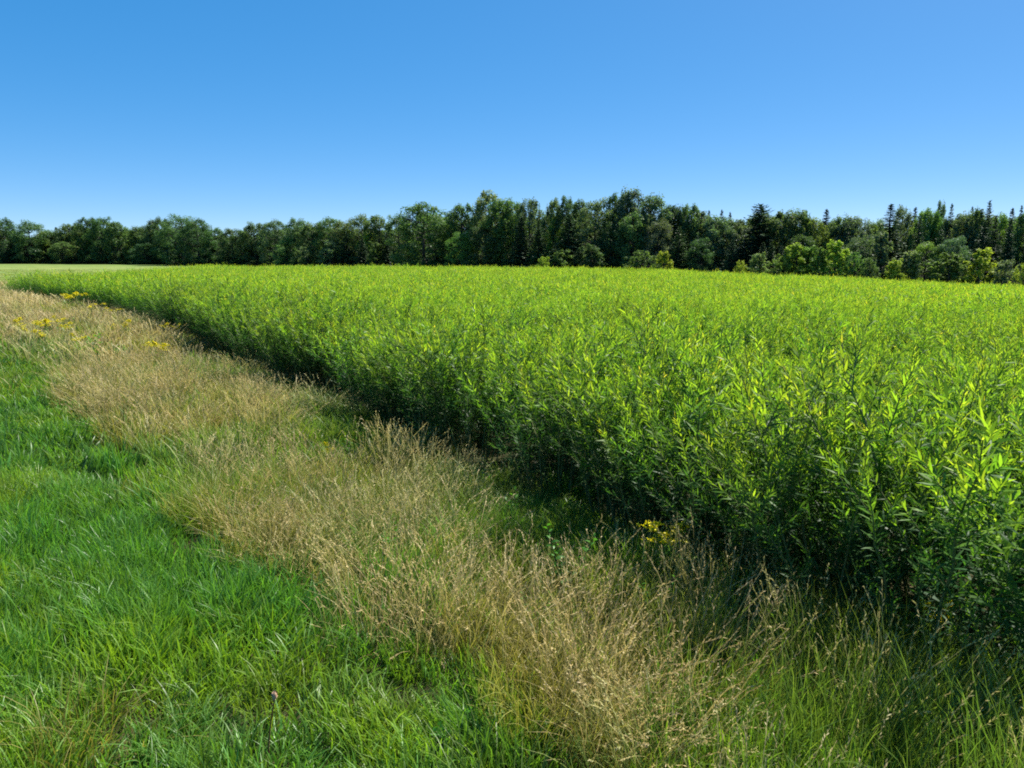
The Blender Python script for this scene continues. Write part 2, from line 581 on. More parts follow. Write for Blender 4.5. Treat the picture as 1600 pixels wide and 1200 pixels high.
def shrub_layout(rng, n=10, splay=1.0):
    out = []
    for k in range(n):
        ph = k * 2.39996 + rng.uniform(-0.4, 0.4)
        rr = 0.045 * math.sqrt(k + 0.3)
        tilt = math.radians(rng.uniform(1, 9) + 15 * splay * (rr / 0.14))
        s = rng.uniform(0.80, 1.08) * (1 - 0.10 * (rr / 0.14))
        M = Matrix.Translation((rr * math.cos(ph), rr * math.sin(ph), 0)) @ Matrix.Rotation(ph, 4, 'Z') @ Matrix.Rotation(tilt, 4, 'Y') @ Matrix.Rotation(rng.uniform(-0.9, 0.9), 4, 'Z') @ Matrix.Scale(s, 4)
        out.append((int(rng.integers(0, 9)), M))
    return out


def shrub_mesh(layout, lod):
    b, l = Buf(), Buf()
    for k, M in layout:
        b.put(STEMS[lod][k][0], M); l.put(STEMS[lod][k][1], M)
    return b, l


STEM_ME = [(b.mesh('willow_stem', M_willow_stem), l.mesh('willow_stem_leaves', M_willow)) for b, l in STEMS[0]]
LAYOUTS = [shrub_layout(np.random.default_rng(300 + k), n=12) for k in range(7)]
EDGE_LAYOUTS = [shrub_layout(np.random.default_rng(340 + k), n=15, splay=0.55) for k in range(6)]
MERGED = []
for lay in LAYOUTS + EDGE_LAYOUTS:
    b, l = shrub_mesh(lay, 0)
    MERGED.append((b.mesh('willow_stems', M_willow_stem), l.mesh('willow_foliage', M_willow)))


def far_mesh(k):
    """shrub for the far rows: shoots and leaves in one mesh"""
    b, l = shrub_mesh(shrub_layout(np.random.default_rng(400 + k), n=9), 1)
    me = l.mesh('willow_far', M_willow)
    return me


def place_willows():
    # rows run parallel to the edge of the field
    d = unit(EDGE[6] - EDGE[3])                     # along the rows, away from the camera
    nrm = np.array([d[1], -d[0]])                   # into the field
    o = EDGE[3]
    rows = []
    for k in range(-26, 140):
        off = 0.30 + 0.84 * k + (0.12 if k % 2 else 0)
        s = np.arange(-22, 125, 0.50) + R.uniform(0, 0.5)
        s = s + R.normal(0, 0.07, len(s))
        w = R.normal(0, 0.09, len(s))
        x = o[0] + d[0] * s + nrm[0] * (off + w); y = o[1] + d[1] * s + nrm[1] * (off + w)
        rows.append(np.stack([x, y, np.full(len(s), k)], 1))
    P = np.concatenate(rows)
    sd = seg_dist(P[:, 0], P[:, 1], EDGE)
    ok = inside(P[:, 0], P[:, 1], FIELD) & (np.abs(sd) > 0.20 + 1.5 * np.clip(noise(P[:, 0], P[:, 1], 1.9, 29) - 0.52, 0, 1) * sstep(5.5, 9, P[:, 1]))
    # bends of the edge: keep a ragged margin
    P = P[ok]; sd = np.abs(sd[ok])
    u, v, yc = project(P[:, 0], P[:, 1], zt(P[:, 0], P[:, 1]) + 1.0)
    dist = np.hypot(P[:, 0], P[:, 1])
    vis = ((u > -250) & (u < 1900) & (yc > 0.3)) | ((dist < 9) & (P[:, 1] > 0.2))
    vis &= (R.random(len(P)) > np.where(sd < 0.8, 0.10, 0.03))
    return P[vis], sd[vis], u[vis], dist[vis]


WP, WSD, WU, WDIST = place_willows()
WX, WY = WP[:, 0], WP[:, 1]
WZ = zt(WX, WY)
nW = len(WX)
hgt = 1.13 + 0.50 * (fbm(WX, WY, 4.5, 11) - 0.5) + R.normal(0, 0.075, nW) + 0.27 * sstep(3.2, 0.8, WSD) * sstep(48, 30, WY)
hgt *= 1 - 0.07 * sstep(-14, -27, WX) * sstep(70, 50, WY)
hgt += 0.30 * (noise(WX, WY, 2.6, 23) - 0.5) * sstep(5, 1, WSD) * sstep(18, 30, WY)
hgt += 0.60 * (noise(WX, WY, 1.7, 19) - 0.45) * sstep(2.4, 0.8, WSD)
hgt = np.clip(hgt, 0.80, 1.44)
edge_row = WSD < 0.62
out_dir = math.atan2(-0.56, -0.83)
ldir = np.where(edge_row, out_dir + R.normal(0, 0.4, nW), PI + R.normal(0, 0.6, nW))
lang = np.radians(np.where(edge_row, R.uniform(0, 5, nW), R.uniform(2, 10, nW)))
spin = R.uniform(0, 2 * PI, nW)
rots = lean_rot(spin, ldir, lang)
wid = hgt * R.uniform(0.92, 1.15, nW)

# the ones that show largest become objects of their own
inview = (WU > -40) & (WU < 1640)
score = WDIST * np.where(WSD < 1.6, 0.62, 1.0) + np.where(inview, 0, 1000)
order = np.argsort(score)
n_ind = 298
ind = order[:n_ind]
ORD = ['first', 'second', 'third', 'fourth', 'fifth', 'sixth', 'seventh', 'eighth', 'ninth', 'tenth', 'eleventh', 'twelfth', 'thirteenth',
       'fourteenth', 'fifteenth', 'sixteenth', 'seventeenth', 'eighteenth', 'nineteenth', 'twentieth', 'twenty-first', 'twenty-second', 'twenty-third', 'twenty-fourth',
       'twenty-fifth', 'twenty-sixth', 'twenty-seventh', 'twenty-eighth', 'twenty-ninth', 'thirtieth']
front = [k for k in ind if edge_row[k]]
front.sort(key=lambda k: -WU[k])
front_no = {k: i for i, k in enumerate(front)}
detailed = set(list(ind[:26]))
for k in ind:
    e = bpy.data.objects.new('willow_shrub', None)
    C.objects.link(e)
    e.empty_display_size = 0.2
    e.location = (WX[k], WY[k], WZ[k] - 0.02)
    e.rotation_euler = rots[k]
    e.scale = (wid[k], wid[k], hgt[k])
    if k in front_no and front_no[k] < 16:
        lab = 'bushy willow shrub on the shaded field edge, %s from the right in the front row' % ORD[front_no[k]]
    elif k in front_no:
        lab = 'willow shrub in the front row along the dry grass, well away from the camera'
    elif WDIST[k] < 9:
        lab = 'tall leafy willow shrub just behind the front row on the right side'
    else:
        lab = 'yellow-green willow shrub deep inside the dense crop, hemmed in by others'
    tag(e, lab, 'willow', 'willow shrubs growing in the plantation')
    lay_i = int(k % 6) + 7 if edge_row[k] else int(k % 7)
    if k in detailed:
        for si, M in (LAYOUTS + EDGE_LAYOUTS)[lay_i]:
            st = link('stem', STEM_ME[si][0], e)
            st.matrix_local = M
            fo = link('foliage', STEM_ME[si][1], st)
            tag(fo, kind='stuff')
    else:
        link('stem', MERGED[lay_i][0], e)
        tag(link('foliage', MERGED[lay_i][1], e), kind='stuff')

def small_willow(px, py, s, lab):
    x, y = ground(px, py)
    e = bpy.data.objects.new('willow_shrub', None)
    C.objects.link(e)
    e.location = (x, y, float(zt(x, y)) - 0.02)
    e.scale = (s * 1.2, s * 1.2, s)
    e.rotation_euler = (0, 0, 1.1)
    tag(e, lab, 'willow', 'willow shrubs growing in the plantation')
    plain = sorted(range(9), key=lambda q: float(np.sort(STEMS[0][q][1].merged()[2])[-600:].mean()))[:3]
    for n_, (si, M) in enumerate(EDGE_LAYOUTS[2][:9]):
        si = plain[n_ % 3]
        st = link('stem', STEM_ME[si][0], e)
        st.matrix_local = M
        tag(link('foliage', STEM_ME[si][1], st), kind='stuff')


small_willow(1596, 1166, 0.60, 'small pale willow at the right frame edge, out in front of the dark shrubs')

# the rest of the crop, which nobody could count
rest = order[n_ind:]
near_protos = []
for lay in LAYOUTS:
    b, l = shrub_mesh(lay, 0)
    near_protos.append(l.mesh('willow_near', M_willow))
wcol = proto_collection('willow_proto', near_protos + [far_mesh(k) for k in range(7)])
far_idx = 7 + rest % 7
near_idx = rest % 7
idx = np.where(WDIST[rest] > 24, far_idx, near_idx)
scatter('willow_crop', np.stack([WX[rest], WY[rest], WZ[rest] - 0.02], 1), rots[rest], np.stack([wid[rest], wid[rest], hgt[rest]], 1), idx,
        np.zeros(len(rest)), wcol, M_willow, 'dense yellow-green willow crop filling the field back to the forest', 'willow crop')

# ------------------------------------------------------------------ grass tufts
def blades(buf, rng, n, rad, h0, h1, w, lean, curl, S=5, age0=0.0, age1=1.0, wind=(0, 0), tipw=0.06):
    ph = rng.uniform(0, 2 * PI, n); rr = rad * np.sqrt(rng.random(n))
    base = np.stack([rr * np.cos(ph), rr * np.sin(ph), np.zeros(n) - 0.02], 1)
    h = rng.uniform(h0, h1, n)
    az = ph + rng.normal(0, 1.1, n)
    out = np.stack([np.cos(az), np.sin(az), np.zeros(n)], 1)
    s = np.linspace(0, 1, S)[None, :, None]
    le = np.abs(rng.normal(lean, lean * 0.5, n))[:, None, None]
    cu = np.abs(rng.normal(curl, curl * 0.55, n))[:, None, None]
    hh = h[:, None, None]
    cen = base[:, None, :] + out[:, None, :] * hh * (le * s + cu * s ** 2.4) + np.array([0, 0, 1.0]) * hh * (s - 0.45 * cu * s ** 3)
    cen = cen + np.array([wind[0], wind[1], 0.0]) * hh * s ** 2
    rot = rng.uniform(0, 2 * PI, n)
    sd = np.stack([np.cos(rot), np.sin(rot), np.zeros(n)], 1)
    sd = unit(sd - out * 0.35)
    wv = np.interp(np.linspace(0, 1, S), [0, 0.3, 0.7, 1], [0.75, 1, 0.8, tipw])
    side = sd[:, None, :] * (w * rng.uniform(0.7, 1.3, n) * 0.5)[:, None, None] * wv[None, :, None]
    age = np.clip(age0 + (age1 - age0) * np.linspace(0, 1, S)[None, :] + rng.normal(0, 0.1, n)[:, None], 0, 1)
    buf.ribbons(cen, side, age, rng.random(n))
    return cen, h


def lush_tuft(k, lod):
    rng = np.random.default_rng(700 + k + 20 * lod)
    b = Buf()
    n, w = [(320, 0.0078), (130, 0.013), (64, 0.026)][lod]
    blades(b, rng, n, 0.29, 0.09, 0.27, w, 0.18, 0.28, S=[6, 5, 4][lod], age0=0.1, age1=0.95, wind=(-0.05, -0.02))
    return b.mesh('lush', M_lush)


def fine_tuft(k, lod):
    rng = np.random.default_rng(800 + k + 20 * lod)
    b = Buf()
    n, w = [(240, 0.0046), (110, 0.009), (58, 0.022)][lod]
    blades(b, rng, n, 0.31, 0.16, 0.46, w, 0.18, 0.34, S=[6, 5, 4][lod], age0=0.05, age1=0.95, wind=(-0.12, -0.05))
    return b.mesh('fine', M_fine)


def seed_heads(b, rng, cen, h, hl, hw, nb):
    """narrow feathery head on each stalk"""
    tip = cen[:, -1]; d = unit(cen[:, -1] - cen[:, -2])
    n = len(tip)
    for j in range(nb):
        f = (j + 0.5) / nb
        base = tip - d * (hl * (1 - f) * h)[:, None]
        out = unit(rng.normal(size=(n, 3)) + np.array([0, 0, 0.2]))
        dd = unit(d * 1.0 + out * 0.55)
        leaves(b, base, dd, hl * h * rng.uniform(0.13, 0.24, n), np.full(n, hw), np.full(n, 0.1), np.clip(rng.normal(0.92, 0.08, n), 0, 1), rng.random(n), S=np.array([0, 0.5, 1.0]), W=np.array([0.4, 1, 0.1]))


def dry_tuft(k, lod, tall=1.0):
    rng = np.random.default_rng(900 + k + 20 * lod + int(100 * tall))
    b = Buf()
    n, w = [(96, 0.0034), (60, 0.0062), (34, 0.015)][lod]
    cen, h = blades(b, rng, n, 0.33, 0.36 * tall, 0.64 * tall, w, 0.14, 0.22, S=[7, 5, 4][lod], age0=0.2, age1=0.9, wind=(-0.16, -0.04), tipw=0.6)
    seed_heads(b, rng, cen, h, 0.20, [0.0052, 0.009, 0.019][lod], [8, 5, 3][lod])
    blades(b, rng, [60, 32, 18][lod], 0.32, 0.15, 0.38, w * 1.3, 0.3, 0.5, S=[6, 5, 4][lod], age0=0.3, age1=0.8, wind=(-0.1, 0))
    return b.mesh('dry', M_dry)


lush_col = proto_collection('lush_proto', [lush_tuft(k, l) for l in range(3) for k in range(6)])
fine_col = proto_collection('fine_proto', [fine_tuft(k, l) for l in range(3) for k in range(6)])
dry_col = proto_collection('dry_proto', [dry_tuft(k, l) for l in range(3) for k in range(6)])


def sample_view(n_per_m2, y0, y1, jitter_seed, margin=1.2, left_extra=0.0):
    rng = np.random.default_rng(jitter_seed)
    xl = -0.72 * y1 - margin; xr = min(0.72 * y1 + margin, 12.0)
    n = int((xr - xl) * (y1 - y0) * n_per_m2)
    x = rng.uniform(xl, xr, n); y = rng.uniform(y0, y1, n)
    keep = (x > -0.70 * y - margin) & (x < 0.70 * y + margin)
    return x[keep], y[keep], rng


def grass_bands():
    L, D, Fi = [], [], []
    #        density lush, dry, fine ; lod ; scale
    bands = [(1.4, 8.0, 16, 5.0, 14, 0, 1.0, 1.0), (8.0, 17.0, 10, 4.2, 10, 1, 1.06, 1.0), (17.0, 34.0, 6, 3.8, 5, 2, 1.25, 1.02), (34.0, 62.0, 2.5, 2.0, 2.2, 2, 1.9, 1.05)]
    for bi, (y0, y1, dl, dd, df, lod, sw, sh) in enumerate(bands):
        for which, dens in (('L', dl), ('D', dd), ('F', df)):
            x, y, rng = sample_view(dens, y0, y1, 40 + bi * 10 + ord(which))
            inf = inside(x, y, FIELD)
            dE = np.abs(seg_dist(x, y, EDGE))
            g = -seg_dist(x, y, GREEN)                      # positive: dry belt side
            side = g
            dry = sstep(-0.16, 0.22, side + (fbm(x, y, 1.3, 21) - 0.5) * 0.8)
            patch = fbm(x, y, 2.2, 31)
            lower_right = sstep(5.9, 4.2, y) * sstep(0.5, 1.4, x)
            greenish = np.clip(sstep(0.48, 0.70, patch) * 0.85 + 0.30 * lower_right + 0.35 * sstep(1.0, 0.1, dE), 0, 1)
            bottom = sstep(4.0, 3.5, y + 0.25 * (patch - 0.5)) * sstep(0.7, 1.1, x) * sstep(2.2, 1.6, x)
            greenish = np.clip(greenish + bottom + 0.6 * sstep(1.7, 0.5, dE) * sstep(16, 9, y), 0, 1)
            far_g = sstep(0.60, 0.75, fbm(x, y, 5.0, 77)) * sstep(14, 22, y)
            if which == 'L':
                p = (1 - dry) + dry * (0.22 + 0.45 * greenish) * 0.7 + 0.5 * far_g * dry + 0.6 * bottom
            elif which == 'D':
                p = dry * (1 - 0.72 * greenish) * (1 - 0.7 * bottom) * (1 - 0.6 * far_g)
            else:
                p = 0.02 * (1 - dry) + dry * 0.95
            shade_thin = np.where(inf, sstep(0.55, 0.0, dE) * 0.75, 1.0)
            p = p * shade_thin
            k = rng.random(len(x)) < p
            x, y, dry, greenish, patch, dE, inf = x[k], y[k], dry[k], greenish[k], patch[k], dE[k], inf[k]
            n = len(x)
            s = rng.uniform(0.75, 1.22, n)
            hn = 0.78 + 0.5 * fbm(x, y, 1.1, 51)
            if which == 'L':
                hn = 0.44 + 1.20 * fbm(x, y, 0.75, 51)
                tint = np.clip(sstep(0.42, 0.68, fbm(x, y, 0.9, 61)) * 0.95 + 0.25 * dry + rng.normal(0, 0.12, n) + 0.35 * sstep(0.4, -1.6, -seg_dist(x, y, GREEN)) * sstep(6.5, 4, y), 0, 1)
                hn = hn * (1 + 0.25 * dry)
            elif which == 'D':
                tint = np.clip(greenish * 0.8 + rng.normal(0.05, 0.15, n), 0, 1)
                hn = hn * (1 + 0.25 * sstep(5.5, 3.8, y) * sstep(0.6, 2.0, x))
            else:
                tint = np.clip(0.62 - 0.75 * greenish + rng.normal(0, 0.2, n), 0, 1)
                hn = hn * (1 + 0.45 * sstep(6.0, 3.8, y) * sstep(0.6, 2.0, x))
            hn = hn * (1 - 0.35 * sstep(0.9, 0.2, dE) * sstep(4.5, 7, y))
            swirl = 2 * PI * fbm(x, y, 2.6, 91) + PI
            lr = lean_rot(rng.uniform(0, 2 * PI, n), swirl, np.radians(np.abs(rng.normal(0, 9, n)) + 16 * fbm(x, y, 0.8, 95)))
            rec = (np.stack([x, y, zt(x, y)], 1), lr, np.stack([s * sw, s * sw, s * sh * hn], 1), rng.integers(0, 6, n) + 6 * lod, tint)
            {'L': L, 'D': D, 'F': Fi}[which].append(rec)
    cat = lambda Q: [np.concatenate([q[i] for q in Q]) for i in range(5)]
    return cat(L), cat(D), cat(Fi)


gl, gd, gf = grass_bands()
scatter('lush_grass', *gl, lush_col, M_lush, 'lush green grass in the lower left beside the dry strip', 'grass')
scatter('dry_grass', *gd, dry_col, M_dry, 'tall straw-coloured seeding grass in the strip along the willows', 'grass')
scatter('fine_grass', *gf, fine_col, M_fine, 'fine olive-green grass growing between the straw-coloured stalks', 'grass')
print('grass tufts', len(gl[0]), len(gd[0]), len(gf[0]), 'willows', nW)


# mown meadow at the far left: short stubble tufts
def meadow():
    rng = np.random.default_rng(77)
    n = 5000
    y = 46 + 90 * rng.random(n) ** 1.3
    px = rng.uniform(-120, 520, n)
    x = (px - 800) / F * y
    k = ~inside(x, y, FIELD) & (np.abs(seg_dist(x, y, EDGE)) > 0.8)
    k &= rng.random(n) < 0.25 + 0.75 * noise(x * 0.1 + 3, y, 1.6, 8)
    x, y = x[k], y[k]; n = len(x)
    return (np.stack([x, y, zt(x, y)], 1), lean_rot(rng.uniform(0, 6.28, n), rng.uniform(0, 6.28, n), np.zeros(n)),
            np.stack([rng.uniform(1.0, 1.6, n)] * 2 + [rng.uniform(0.10, 0.22, n)], 1), rng.integers(12, 18, n), np.clip(rng.normal(0.45, 0.2, n), 0, 1))


scatter('meadow_stubble', *meadow(), fine_col, M_fine, 'short pale stubble on the mown meadow at the far left', 'meadow')

# ------------------------------------------------------------------ trees
def broadleaf(seed, hgt=12.0, rad=3.2, base=0.10, clusters=64, leaves_per=95, leaf=0.26, top=0.55, upright=0.0, shape=1.0, cone=0.0, clump=1.0):
    """trunk and limbs, and a crown of leaf clumps; unit tree of 12 m"""
    rng = np.random.default_rng(seed)
    bk, lf = Buf(), Buf()
    t = np.linspace(0, 1, 8)
    tr = np.stack([rng.normal(0, 0.10, 8).cumsum() * 0.6, rng.normal(0, 0.10, 8).cumsum() * 0.6, t * hgt * 0.9], 1)
    tr[0, :2] = 0
    bk.tube(tr, np.linspace(0.20, 0.03, 8), 6)
    lobes = rng.uniform(0.72, 1.15, 9); ph0 = rng.uniform(0, 6.28)
    for c in range(clusters):
        f = (c + rng.random()) / clusters
        f = base + (1 - base) * f
        u_ = min(0.995, ((f - base) / (1 - base)) ** (0.80 * shape))
        prof = max(0.12, (1 - abs(2 * (0.10 + 0.90 * u_) - 1) ** 2.6)) ** 0.5
        prof = prof * (1 - cone) + cone * max(0.05, 1.06 - u_) ** 0.75
        ph = c * 2.39996 + rng.normal(0, 0.35)
        lob = lobes[int(((ph + ph0) % 6.283) / 6.284 * 9)]
        rr = rad * prof * lob * math.sqrt(rng.uniform(0.30, 1.0))
        p = np.array([rr * math.cos(ph), rr * math.sin(ph), f * hgt * rng.uniform(0.94, 1.0)])
        a = np.array([np.interp(p[2] - rr * 0.55, tr[:, 2], tr[:, k]) for k in range(3)])
        a[2] = max(0.2, min(p[2] - rr * 0.5, tr[-1, 2]))
        mid = (a + p) / 2 + rng.normal(0, 0.15, 3)
        bk.tube(np.array([a, mid, p]), np.array([0.055, 0.035, 0.01]), 4)
        cr = rng.uniform(0.55, 1.0) * rad / 3.2 * clump
        if cone:
            p = p + rng.normal(0, 0.16 * rad, 3) * np.array([1, 1, 0.8]); p[2] = min(max(p[2], 0.3), hgt); cr *= rng.uniform(0.5, 1.35)
        n = int(leaves_per * rng.uniform(0.7, 1.25))
        q = rng.normal(0, 1, (n, 3)); q = unit(q) * (rng.random(n) ** 0.45)[:, None] * cr
        q[:, 2] *= 0.98 + upright
        if upright:
            q[:, :2] *= 0.72
        pos = p + q
        pos[:, 2] = np.maximum(pos[:, 2], 0.25)
        nrm = unit(unit(q) + rng.normal(0, 0.6, (n, 3)) + np.array([0, 0, 0.45]))
        dr = unit(np.cross(nrm, rng.normal(size=(n, 3))) + np.array([0, 0, upright * 1.2]))
        ln = leaf * rng.uniform(0.6, 1.25, n)
        leaves(lf, pos, dr, ln, ln * 0.75, np.full(n, 0.15), np.clip(rng.normal(0.5, 0.25, n) , 0, 1), np.clip(rng.normal(0.5, 0.2, n) + rng.normal(0, 0.22), 0, 1),
               nrm, S=np.array([0, 0.5, 1.0]), W=np.array([0.35, 1, 0.2]))
    if upright:
        for c in range(26):
            ph = rng.uniform(0, 6.28); rr = rad * (0.75 - 0.68 * cone) * math.sqrt(rng.random())
            z0 = hgt * (1 - (0.16 + 0.9 * cone) * (rr / rad) - rng.uniform(0.05, 0.28)); hl = rng.uniform(0.7, 1.6)
            n = 34
            f = rng.random(n)
            pos = np.stack([rr * math.cos(ph) + rng.normal(0, 0.10, n) * (1.3 - f), rr * math.sin(ph) + rng.normal(0, 0.10, n) * (1.3 - f), z0 + f * hl], 1)
            bk.tube(np.array([[rr * math.cos(ph), rr * math.sin(ph), z0 - 0.5], [rr * math.cos(ph), rr * math.sin(ph), z0 + hl]]), np.array([0.02, 0.006]), 4)
            dr = unit(rng.normal(0, 0.6, (n, 3)) + np.array([0, 0, 0.8]))
            ln = leaf * rng.uniform(0.5, 0.95, n)
            leaves(lf, pos, dr, ln, ln * 0.7, np.full(n, 0.1), np.clip(rng.normal(0.6, 0.2, n), 0, 1), np.clip(rng.normal(0.6, 0.2, n), 0, 1), S=np.array([0, 0.5, 1.0]), W=np.array([0.35, 1, 0.2]))
    return bk.mesh('trunk', M_bark), lf.mesh('crown', M_tree)


def conifer(seed, hgt=12.0, rad=2.3, whorls=44, per=7, droop=0.28, ragged=0.2, power=0.85, base=0.03, spray=0.5, sparse=0.0):
    rng = np.random.default_rng(seed)
    bk, lf = Buf(), Buf()
    z = np.linspace(0, 1, 7)
    bk.tube(np.stack([rng.normal(0, 0.03, 7).cumsum(), rng.normal(0, 0.03, 7).cumsum(), z * hgt * 0.98], 1), np.linspace(0.19, 0.012, 7), 6)
    for w in range(whorls):
        f = base + (0.99 - base) * (w / whorls) ** 0.92
        L = rad * ((1 - f) ** power) * (1 if f > base + 0.06 else 0.75) + 0.07
        for k in range(per):
            if rng.random() < sparse:
                continue
            ph = k * 2 * PI / per + w * 0.9 + rng.normal(0, 0.25)
            l = L * rng.uniform(1 - ragged * 1.6, 1 + ragged)
            el = 0.65 * f - 0.14 + rng.normal(0, 0.10)
            s = np.linspace(0, 1, 5)
            r_ = l * s
            zz = f * hgt + rng.normal(0, 0.08) + l * (el * s - droop * s ** 1.5 + 0.5 * droop * s ** 4)
            B = np.stack([r_ * math.cos(ph), r_ * math.sin(ph), zz], 1)
            bk.tube(B[::2], np.array([0.03, 0.018, 0.005]) * (0.4 + 0.6 * (1 - f)), 3)
            n = max(9, int(l * 17))
            ss = rng.uniform(0.08, 1.0, n)
            pos = np.stack([np.interp(ss, s, B[:, c]) for c in range(3)], 1)
            ax = unit(np.stack([np.full(n, math.cos(ph)), np.full(n, math.sin(ph)), np.full(n, el - droop * 0.6)], 1))
            tg = np.stack([np.full(n, -math.sin(ph)), np.full(n, math.cos(ph)), np.zeros(n)], 1)
            sgn = np.where(rng.random(n) < 0.5, -1, 1)[:, None]
            dr = unit(ax * 0.75 + tg * sgn * rng.uniform(0.2, 1.0, n)[:, None] + rng.normal(0, 0.22, (n, 3)) + np.array([0, 0, 0.9 * f ** 3 - 0.16]))
            ln = spray * (0.36 + 0.64 * (1 - f) ** 0.7) * rng.uniform(0.6, 1.2, n) * (1.1 - 0.5 * ss)
            nr = unit(np.array([0, 0, 1.0]) + rng.normal(0, 0.6, (n, 3)))
            leaves(lf, pos, dr, ln, ln * 0.46, np.full(n, 0.30), np.clip(0.25 + 0.6 * ss + rng.normal(0, 0.15, n), 0, 1), rng.random(n), nr, S=np.array([0, 0.45, 1.0]), W=np.array([0.5, 1, 0.12]))
    n = 60                                                   # needles round the leader
    f = rng.random(n)
    a = rng.uniform(0, 6.28, n)
    dr = np.stack([np.cos(a) * 0.6, np.sin(a) * 0.6, np.full(n, 0.8)], 1)
    leaves(lf, np.stack([tr_ * 0 for tr_ in (f, f)] + [hgt * (0.92 + 0.07 * f)], 1), dr, 0.20 * (1.1 - f * 0.5), np.full(n, 0.06), np.full(n, 0.1), np.full(n, 0.7), rng.random(n), S=np.array([0, 0.45, 1.0]), W=np.array([0.5, 1, 0.12]))
    return bk.mesh('trunk', M_bark), lf.mesh('crown', M_needle)


T = {
    'round': [broadleaf(1000 + k, rad=3.3, base=0.06, clusters=80, leaves_per=150, leaf=0.21) for k in range(5)],
    'poplar': [broadleaf(1100 + k, rad=2.7, base=0.05, clusters=88, leaves_per=130, leaf=0.21, upright=0.35, shape=0.9) for k in range(5)],
    'bush': [broadleaf(1200 + k, rad=4.4, base=0.02, clusters=100, leaves_per=58, leaf=0.36, shape=1.1, upright=0.35, cone=0.3, clump=0.65) for k in range(4)],
    'sapling': [broadleaf(1300 + k, rad=2.5, base=0.02, clusters=90, leaves_per=62, leaf=0.30, shape=1.0, upright=0.35, cone=0.5, clump=0.85) for k in range(4)],
    'spruce': [conifer(1400 + k, rad=2.2) for k in range(5)],
    'spire': [conifer(1500 + k, rad=1.5, whorls=48, per=7, droop=0.34, spray=0.45) for k in range(3)],
    'pine': [conifer(1600, rad=3.3, whorls=30, per=10, droop=0.10, ragged=0.35, power=0.55, base=0.05, spray=0.8, sparse=0.12)],
    'larch': [conifer(1700 + k, rad=2.0, whorls=36, per=7, droop=0.15, ragged=0.3, spray=0.42) for k in range(2)],
}
RADI = {'round': 3.3, 'poplar': 2.4, 'bush': 4.4, 'sapling': 2.5, 'spruce': 2.2, 'spire': 1.5, 'pine': 3.3, 'larch': 2.0}
NAMES = {'round': 'broadleaf_tree', 'poplar': 'poplar_tree', 'bush': 'bush', 'sapling': 'young_tree', 'spruce': 'spruce_tree', 'spire': 'spruce_tree', 'pine': 'pine_tree', 'larch': 'larch_tree'}
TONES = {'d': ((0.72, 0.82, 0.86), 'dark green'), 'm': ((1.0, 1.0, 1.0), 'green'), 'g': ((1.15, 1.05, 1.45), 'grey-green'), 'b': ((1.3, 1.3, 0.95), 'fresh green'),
         'y': ((2.6, 2.1, 0.85), 'yellow-green'), 'p': ((1.9, 1.55, 1.9), 'pale silvery')}


def Yf(px):
    return float(np.interp(px, [-200, 0, 200, 350, 500, 650, 800, 1000, 1200, 1400, 1600, 1800], [225, 212, 196, 166, 142, 127, 114, 106, 99, 92, 84, 76]))


